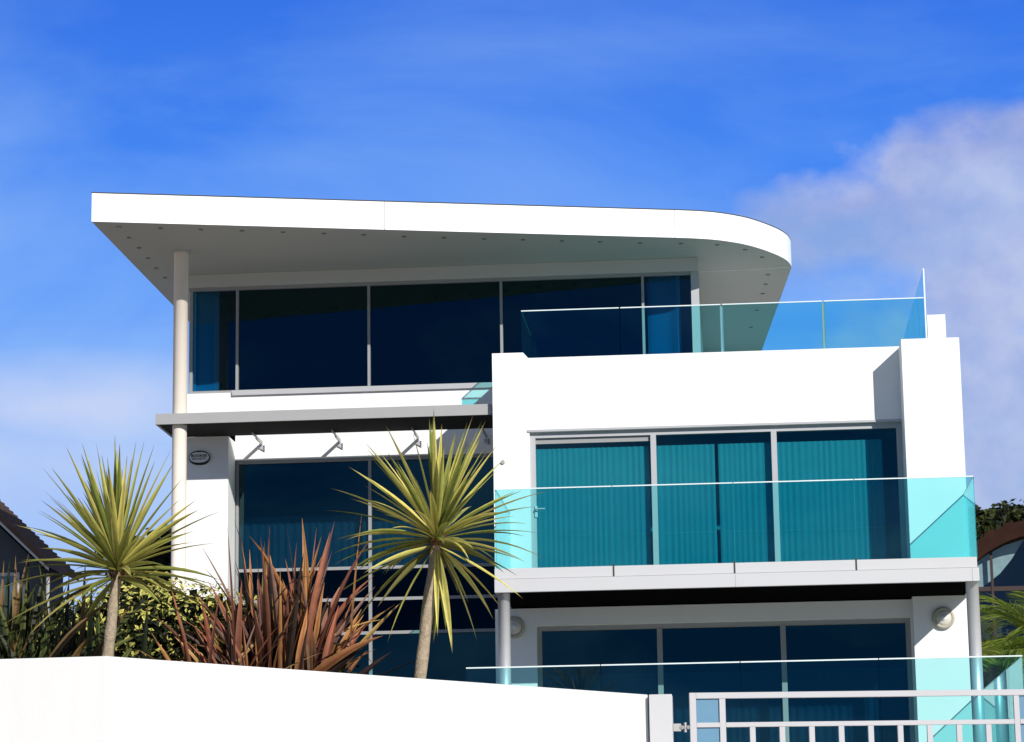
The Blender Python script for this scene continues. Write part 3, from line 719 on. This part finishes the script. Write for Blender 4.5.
def leaf_quad(mb, p, nrm, size, col, asp=.55):
    n = Vector(nrm).normalized(); a = n.cross(Vector((random.uniform(-1, 1), random.uniform(-1, 1), random.uniform(-1, 1)))).normalized(); b = n.cross(a)
    cup = n * size * .12
    v = [p - a * size * .5, p - b * size * asp * .5 + cup, p + a * size * .5, p + b * size * asp * .5 + cup, p]
    c2 = tuple(x * .6 for x in col[1])
    mb.add(v, [(0, 1, 4), (1, 2, 4), (2, 3, 4), (3, 0, 4)], 0, [col[0], col[0], col[0], col[0], col[1]])
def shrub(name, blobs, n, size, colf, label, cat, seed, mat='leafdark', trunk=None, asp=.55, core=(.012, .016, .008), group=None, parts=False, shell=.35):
    """crown of small leaves spread through a set of ellipsoid lumps (c, r)"""
    random.seed(seed); w = MB()
    tot = sum(r[0] * r[1] + r[1] * r[2] + r[0] * r[2] for c, r in blobs)
    for c, r in blobs:
        k = int(n * (r[0] * r[1] + r[1] * r[2] + r[0] * r[2]) / tot)
        for i in range(k // 3):
            d = Vector((random.gauss(0, 1), random.gauss(0, 1), random.gauss(0, 1))).normalized(); p = Vector(c) + Vector((d.x * r[0], d.y * r[1], d.z * r[2])) * random.uniform(.2, .72)
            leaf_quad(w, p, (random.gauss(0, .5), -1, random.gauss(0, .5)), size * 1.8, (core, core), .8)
        for i in range(k):
            d = Vector((random.gauss(0, 1), random.gauss(0, 1), random.gauss(0, 1))).normalized()
            s = (random.random() ** shell)
            bump = 1 + .22 * noise.noise(d * 2.3 + Vector(c)) + .12 * noise.noise(d * 6 + Vector(c))
            p = Vector(c) + Vector((d.x * r[0], d.y * r[1], d.z * r[2])) * s * bump
            nn = (d + Vector((random.gauss(0, .6), random.gauss(0, .6), random.gauss(0, .6) + .2)))
            leaf_quad(w, p, nn, size * random.uniform(.6, 1.25), colf(s, d, p), asp)
    if parts:
        e = empty(name, trunk[0], label, cat, group); w.build('crown', M[mat], e)
        t = MB(); b = Vector(trunk[0]); r0 = trunk[1]
        top = b + Vector((0, 0, trunk[2])); t.tube([b, b.lerp(top, .5) + Vector((.05 * trunk[2], 0, 0)), top], [r0, r0 * .8, r0 * .6], 10)
        for c, r in blobs[:8]: t.tube([top - Vector((0, 0, .1)), (top + Vector(c)) / 2 + Vector((0, 0, -.1 * r[2])), Vector(c)], [r0 * .5, r0 * .33, r0 * .12], 7)
        t.build('trunk', M['tbark'], e, smooth=True); return e
    o = w.build(name, M[mat]); return tag(o, label, cat, group)
def hedge_col(s, d, p):  # cream variegation, with sunlit tops and shaded lower leaves painted into the colour
    if d.z > -.35 and s > .7 and random.random() < (.88 if d.z > .15 else .35): y = vary((.62, .56, .14), .3); return (y, vary((.20, .24, .05)))
    if random.random() < .05: return (vary((.42, .40, .10)), vary((.25, .26, .06)))
    g = vary((.026, .038, .011), .5); return (g, tuple(x * .7 for x in g))
hb = []
random.seed(21)
for px, top, rr in ((78, 602, .42), (100, 590, .42), (125, 580, .46), (150, 577, .5), (180, 577, .5), (208, 583, .48), (232, 594, .45), (258, 612, .42), (55, 622, .4)):
    p = P(px, top - 3, 23.6); hb.append(((p.x, 23.6 + random.uniform(-.1, .1), p.z - rr), (rr, .5, rr)))
    hb.append(((p.x + .1, 23.7, p.z - rr - .35), (rr, .5, rr)))
shrub('variegated_hedge', hb, 17000, .062, hedge_col, 'cream and green variegated evergreen hedge behind the left palm trunk', 'hedge', 22, asp=.5)
# low dark planting that closes the bed behind the wall
gb = []
for i in range(16):
    px = -20 + i * 24; yy = 21.4 + .02 * i * 2
    p = P(px, 668, 23.0); gb.append(((p.x, 23.0, Z_GARDEN + .12), (.33, .3, .26)))
def dk(s, d, p): g = vary((.018, .028, .010), .5); return (g, g)
o = shrub('low_shrubs', gb, 5000, .08, dk, None, None, 24)
tag(o, 'dark low ground cover filling the bed behind the wall', 'ground cover', kind='stuff')

# dark tree far behind, seen between palm and column
def dtree(s, d, p):
    g = vary((.022, .032, .014), .5); return (g, tuple(x * .8 for x in g))
p = P(160, 560, 56)
tb = []
random.seed(31)
for i in range(34):
    q = P(random.uniform(118, 178), random.uniform(534, 680), 56 + random.uniform(-.8, .8)); tb.append(((q.x, q.y, q.z), (.55, .6, .45)))
shrub('dark_tree', tb, 5200, .16, dtree, 'sparse dark tree far behind, seen between the left palm and the cream column', 'tree', 32, trunk=((p.x - .3, 56, Z_G), .12, 1.0), parts=True, shell=.6)
# trees behind the right-hand neighbour
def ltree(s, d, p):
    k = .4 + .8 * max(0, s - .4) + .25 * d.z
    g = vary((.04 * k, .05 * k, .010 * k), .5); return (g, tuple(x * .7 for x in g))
def far_tree(px, py, Y, R_, label, seed, n=7000):
    random.seed(seed); c = P(px, py, Y); bl = []
    for i in range(24):
        d = Vector((random.gauss(0, 1), random.gauss(0, .8), random.gauss(0, .8))).normalized()
        rr = R_ * random.uniform(.25, .45); bl.append(((c.x + d.x * R_ * .75, c.y + d.y * R_ * .6, c.z + d.z * R_ * .6), (rr, rr, rr * .8)))
    bl.append(((c.x, c.y, c.z), (R_ * .7, R_ * .6, R_ * .55)))
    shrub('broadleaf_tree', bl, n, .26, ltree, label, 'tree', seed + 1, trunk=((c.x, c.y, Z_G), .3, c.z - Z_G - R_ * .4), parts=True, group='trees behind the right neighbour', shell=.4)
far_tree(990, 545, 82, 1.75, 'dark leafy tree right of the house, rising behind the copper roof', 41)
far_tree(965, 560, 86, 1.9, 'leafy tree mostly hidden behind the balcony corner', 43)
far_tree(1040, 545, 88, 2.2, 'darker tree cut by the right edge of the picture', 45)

# feather palm by the right neighbour
def feather_palm(c, n, L, label, seed):
    random.seed(seed); e = empty('feather_palm', (c[0], c[1], Z_G), label, 'palm'); w = MB()
    t = MB(); t.tube([(c[0], c[1], Z_G), (c[0], c[1], c[2])], [.28, .2], 14); t.build('trunk', M['tbark'], e, smooth=True)
    for i in range(n):
        ph = 2 * math.pi * i / n + random.uniform(-.2, .2); el = random.uniform(.1, 1.2)
        d = Vector((math.cos(ph) * math.cos(el), math.sin(ph) * math.cos(el), math.sin(el))); p = Vector(c); cur = d.copy(); K = 52; st = L / K
        g = vary((.20, .27, .035), .35)
        for k in range(K):
            tt = k / K; s = cur.cross(Vector((0, 0, 1))).normalized()
            if k > 3:
                for sg in (-1, 1):
                    ll = .62 * math.sin(math.pi * min(1, .15 + tt * .85)) + .06
                    blade(w, p, s * sg + cur * 1.1 + Vector((0, 0, random.uniform(-.25, .15))), ll, .026, .5, g, tuple(x * .7 for x in g), 3, roll=random.uniform(-.6, .6))
            cur = (cur + Vector((0, 0, -st * .75))).normalized(); p = p + cur * st
    w.build('crown', M['leaf'], e)
pp = P(984, 668, 45)
feather_palm((pp.x, 45, pp.z), 20, 2.0, 'green feather palm fronds in front of the neighbour gable, right of the steel post', 51)
pp = P(1052, 655, 46)
feather_palm((pp.x, 46, pp.z), 26, 2.1, 'feather palm cut by the right picture edge, fronds arching left', 52)
# dark hedge behind terrace on the right
hb = []
for i in range(6):
    q = P(985 + i * 16, 660, 48); hb.append(((q.x, 48 + .2 * (i % 2), q.z - .2), (.5, .5, .8))); hb.append(((q.x, 48.2, q.z - 1.5), (.6, .6, 1.0)))
shrub('dark_hedge', hb, 4000, .13, dk, 'dark hedge in shade below the feather palm fronds', 'hedge', 55)

# ------------------------------------------------------------------ neighbours
# left: gable with brown tiled roof
YN = 47.0
nb = empty('neighbour_house', P(-30, 600, YN), 'grey neighbouring house at the left edge with brown tiled roof', 'house')
r0_, r1_ = P(-70, 449, YN), P(48, 562, YN); z_bot = Z_G
dx_ = r1_.x - r0_.x; sl = (r1_.z - r0_.z) / dx_
w = MB(); xw = r1_.x - .28; xm = 2 * r0_.x - xw
w.prismY([(xw, z_bot), (xw, r1_.z + sl * -.28 - .25), (r0_.x, r0_.z - .25), (xm, r1_.z + sl * -.28 - .25), (xm, z_bot)], YN + .45, YN + 2.2); w.build('wall', M['greywall'], nb)
rf = MB()
nt_ = 26
for i in range(nt_):     # stepped courses of tiles
    xa, xb = r0_.x + dx_ * i / nt_, r0_.x + dx_ * (i + 1) / nt_
    za = r0_.z + sl * (xa - r0_.x); zb = r0_.z + sl * (xb - r0_.x)
    rf.prismY([(xa, za - .09), (xb, zb - .09), (xb, zb + .045), (xa, za - .0)], YN, YN + 2.3)
rf.prismY([(r0_.x, r0_.z - .09), (r0_.x, r0_.z), (2 * r0_.x - r1_.x, r1_.z), (2 * r0_.x - r1_.x, r1_.z - .09)], YN, YN + 2.3)
rfo = rf.build('roof', M['tile'], nb)
w = MB(); w.prismY([(r0_.x, r0_.z - .15), (r1_.x, r1_.z - .15), (r1_.x, r1_.z - .093), (r0_.x, r0_.z - .093)], YN + .02, YN + .06); w.build('barge_board', M['slabfascia'], nb)
wx = P(8, 585, YN + .2)
w = MB(); w.box(wx.x - .5, wx.x + .15, YN + .4, YN + .449, wx.z - 1.0, wx.z + .25); fr = w.build('window', M['frame_light'], nb)
w = MB(); w.box(wx.x - .44, wx.x + .09, YN + .385, YN + .395, wx.z - .94, wx.z + .19); w.build('pane', M['nglass'], fr)
w = MB(); dxp = P(45, 600, YN + .2); w.tube([(dxp.x, YN + .38, Z_G), (dxp.x, YN + .38, dxp.z + .5)], [.035, .035], 10); w.build('downpipe', M['canopy'], nb)
# right: arched copper gable with glass
YR = 60.0
C = P(1050, 641, YR); s_ = YR / F_PX; Ro, Ri = 120 * s_, 105 * s_
nr = empty('neighbour_house', (C.x, YR, Z_G), 'neighbouring house with arched brown copper roof over a glazed gable', 'house')
w = MB(); K = 36
for i in range(K):
    a, b = math.pi * i / K, math.pi * (i + 1) / K; r2 = Ro + (.05 if i % 2 else 0)
    w.prismY([(C.x + Ri * math.cos(a), C.z + Ri * math.sin(a)), (C.x + r2 * math.cos(a), C.z + r2 * math.sin(a)), (C.x + r2 * math.cos(b), C.z + r2 * math.sin(b)), (C.x + Ri * math.cos(b), C.z + Ri * math.sin(b))], YR - .4, YR + 8)
w.build('roof', M['copper'], nr)
w = MB(); pts = [(C.x + Ri * math.cos(math.pi * i / K), C.z + Ri * math.sin(math.pi * i / K)) for i in range(K + 1)]
w.prismY(pts + [(C.x - Ri, Z_G), (C.x + Ri, Z_G)], YR + 2.5, YR + 2.7); w.build('wall', M['greywall'], nr)
w = MB(); n = len(pts)
zt_ = PH(1000, 588.5, YR)
for i in range(3): w.box(C.x - Ri, C.x + Ri, YR + .02, YR + .1, zt_ - .05 - i * 2.2, zt_ + .05 - i * 2.2)
for px in (991.8, 1035, 1080, 1120):
    x = PX(px, 570, YR); h = math.sqrt(max(0, Ri * Ri - (x - C.x) ** 2)); w.box(x - .028, x + .028, YR, YR + .09, Z_G, C.z + h)
fr = w.build('window', M['nframe'], nr)
w = MB(); w.add([(x, YR + .06, z) for x, z in pts] + [(C.x - Ri, YR + .06, Z_G), (C.x + Ri, YR + .06, Z_G)], [tuple(range(n + 2))]); w.build('pane', M['nglass'], fr)
# pale curtain behind the neighbour's gable glass
q = [P(a_, b_, YR + .25) for a_, b_ in ((976, 560), (976, 592), (985, 585.5), (1000, 573.5), (1011, 560), (1024, 539), (1005, 545), (990, 553))]
w = MB(); w.add([tuple(x) for x in q], [(0, 1, 2, 3, 4, 5, 6, 7)])
m_ = solid('pale_blind', (.55, .66, .62), .8, var=.25, scale=5); tag(w.build('blind', m_), 'pale swept blind inside the arched gable glazing at the right edge', 'blind')

# ------------------------------------------------------------------ sky and sun
sun_dir = Vector((.61, -1, .54)).normalized()
el = math.asin(sun_dir.z); az = math.atan2(sun_dir.x, sun_dir.y)
sd = bpy.data.lights.new('sun', 'SUN'); sd.energy = 4.7; sd.angle = R(.53); sd.color = (1, .965, .91)
so = bpy.data.objects.new('sun', sd); COL.objects.link(so); so.rotation_euler = (-sun_dir).to_track_quat('-Z', 'Y').to_euler(); so.location = (20, -30, 40)

world = bpy.data.worlds.new('World'); scene.world = world; world.use_nodes = True
nt = world.node_tree; nt.nodes.clear(); L = nt.links.new
out = N(nt, 'ShaderNodeOutputWorld'); bg = N(nt, 'ShaderNodeBackground'); bg.inputs[1].default_value = .1; L(bg.outputs[0], out.inputs[0])
sky = N(nt, 'ShaderNodeTexSky'); sky.sky_type = 'NISHITA'; sky.sun_disc = False; sky.sun_elevation = el; sky.sun_rotation = az; sky.air_density = 1.0; sky.dust_density = .6; sky.ozone_density = 2.5
tc = N(nt, 'ShaderNodeTexCoord'); sx = N(nt, 'ShaderNodeSeparateXYZ'); L(tc.outputs['Generated'], sx.inputs[0])
def math_(op, a, b=None, c=None, clamp=False):
    n = N(nt, 'ShaderNodeMath', operation=op); n.use_clamp = clamp
    for i, v in enumerate((a, b, c)):
        if v is None: continue
        if isinstance(v, (int, float)): n.inputs[i].default_value = v
        else: L(v, n.inputs[i])
    return n.outputs[0]
def ramp(fac, stops):
    r = N(nt, 'ShaderNodeValToRGB'); e = r.color_ramp.elements
    while len(e) < len(stops): e.new(.5)
    for i, (p, c) in enumerate(stops): e[i].position = p; e[i].color = (*c, 1)
    L(fac, r.inputs[0]); return r.outputs[0]
def mixc(f, a, b):
    n = N(nt, 'ShaderNodeMix', data_type='RGBA'); L(f, n.inputs['Factor'])
    for k, v in (('A', a), ('B', b)):
        if isinstance(v, tuple): n.inputs[k].default_value = (*v, 1)
        else: L(v, n.inputs[k])
    return n.outputs['Result']
def srgb(r, g, b, k=10): return tuple(((x / 255 + .055) / 1.055) ** 2.4 * k if x > 10 else x / 255 / 12.92 * k for x in (r, g, b))
# clear-air blue by elevation (z of the direction), deep and saturated
zf = math_('MULTIPLY', sx.outputs[2], 2.5)      # z 0..0.4 -> 0..1
blue_f = ramp(zf, [(0.0, srgb(185, 206, 240, 1)), (.26, srgb(176, 204, 248, 1)), (.38, srgb(156, 192, 250, 1)), (.46, srgb(132, 178, 250, 1)), (.55, srgb(96, 156, 249, 1)), (.67, srgb(70, 136, 243, 1)), (.81, srgb(56, 118, 231, 1)), (1.0, srgb(40, 96, 215, 1))])
blue_b = ramp(zf, [(0.0, srgb(70, 125, 180, 1)), (.2, srgb(40, 112, 176, 1)), (.5, srgb(32, 98, 172, 1)), (1.0, srgb(20, 75, 155, 1))])
blue = mixc(math_('MULTIPLY_ADD', sx.outputs[1], 2.0, .5, clamp=True), blue_b, blue_f)
sc10 = N(nt, 'ShaderNodeVectorMath', operation='SCALE'); L(blue, sc10.inputs[0]); sc10.inputs['Scale'].default_value = 10
hi = math_('MULTIPLY_ADD', sx.outputs[2], 5.0, -1.9, clamp=True)     # above ~25 deg physical sky mixed with grey added to neutralise blue fill
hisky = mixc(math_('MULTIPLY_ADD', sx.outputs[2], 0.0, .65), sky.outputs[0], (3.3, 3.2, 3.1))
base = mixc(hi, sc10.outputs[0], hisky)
# clouds
u = math_('DIVIDE', sx.outputs[0], math_('MAXIMUM', math_('ABSOLUTE', sx.outputs[1]), .15)); v = math_('DIVIDE', sx.outputs[2], math_('MAXIMUM', math_('ABSOLUTE', sx.outputs[1]), .15))
cb = N(nt, 'ShaderNodeCombineXYZ'); L(u, cb.inputs[0]); L(v, cb.inputs[1]); L(sx.outputs[1], cb.inputs[2])
def noise_(scale, det, rough, sxx=1, syy=1, off=0, dist=0, rot=0):
    mp = N(nt, 'ShaderNodeMapping'); mp.inputs['Scale'].default_value = (sxx, syy, 1); mp.inputs['Location'].default_value = (off, off * .7, 0); mp.inputs['Rotation'].default_value = (0, 0, rot); L(cb.outputs[0], mp.inputs[0])
    n = N(nt, 'ShaderNodeTexNoise'); n.inputs['Scale'].default_value = scale; n.inputs['Detail'].default_value = det; n.inputs['Roughness'].default_value = rough; n.inputs['Distortion'].default_value = dist
    L(mp.outputs[0], n.inputs['Vector']); return n.outputs['Fac']
def pix_uv(px, py):
    d = FW + RT * ((px - 512) / F_PX) - UP * ((py - 371) / F_PX); return d.x / d.y, d.z / d.y
def blob(px, py, rx, ry, sharp=1.0):
    a, b = pix_uv(px, py); ax = math_('MULTIPLY', math_('SUBTRACT', u, a), F_PX / rx); ay = math_('MULTIPLY', math_('SUBTRACT', v, b), F_PX / ry)
    r = math_('SQRT', math_('ADD', math_('MULTIPLY', ax, ax), math_('MULTIPLY', ay, ay)))
    return math_('SUBTRACT', 1.0, r)
n1 = noise_(16, 7, .52, 1, 1.35, 3.1, .25)
b1 = math_('MAXIMUM', blob(965, 235, 185, 125), math_('MAXIMUM', blob(1070, 225, 190, 120), math_('MAXIMUM', blob(1010, 430, 160, 160), blob(850, 225, 120, 70))))
m1 = math_('ADD', math_('MULTIPLY', b1, 1.7), math_('MULTIPLY_ADD', n1, 4.6, -2.0))
m1 = math_('MULTIPLY', math_('SMOOTH_MIN', math_('MAXIMUM', m1, 0.0), 1.0, .3), .74, clamp=True)
fwd = math_('GREATER_THAN', sx.outputs[1], 0.0)
m1 = math_('MULTIPLY', m1, fwd)
n2 = noise_(20, 5, .55, 1, 1.0, 8.3)
ccol = ramp(n2, [(.34, srgb(142, 166, 216, 1)), (.5, srgb(172, 180, 218, 1)), (.66, srgb(204, 206, 226, 1))])
# lower part of the cloud greyer
cs_ = N(nt, 'ShaderNodeVectorMath', operation='SCALE'); L(ccol, cs_.inputs[0]); cs_.inputs['Scale'].default_value = 10
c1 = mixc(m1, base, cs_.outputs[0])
# thin wisps everywhere
n3 = noise_(7, 6, .55, .7, 1.7, 1.7, .5, .3)
m2 = math_('MULTIPLY', math_('MULTIPLY_ADD', n3, 3.0, -1.2, clamp=True), .34)
low = math_('MULTIPLY_ADD', sx.outputs[2], -4.0, 1.5, clamp=True)
m2 = math_('MULTIPLY', m2, math_('ADD', math_('MULTIPLY_ADD', low, 1.5, .28), math_('MULTIPLY', math_('LESS_THAN', sx.outputs[1], 0.0), .5)))
lb = math_('MULTIPLY', math_('MAXIMUM', math_('MAXIMUM', blob(60, 410, 260, 70), blob(-40, 470, 330, 90)), 0.0), math_('MULTIPLY_ADD', n3, 2.2, -.5, clamp=True))
c2 = mixc(m2, c1, srgb(178, 216, 252, 10))
c2 = mixc(math_('MULTIPLY', math_('MULTIPLY', lb, fwd), 1.1, clamp=True), c2, srgb(206, 216, 245, 10))
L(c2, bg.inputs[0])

scene.view_settings.view_transform = 'Standard'; scene.view_settings.look = 'None'; scene.view_settings.exposure = 0; scene.view_settings.gamma = 1
scene.render.engine = 'CYCLES'; scene.cycles.transparent_max_bounces = 24; scene.cycles.max_bounces = 8
scene.cycles.use_denoising = True
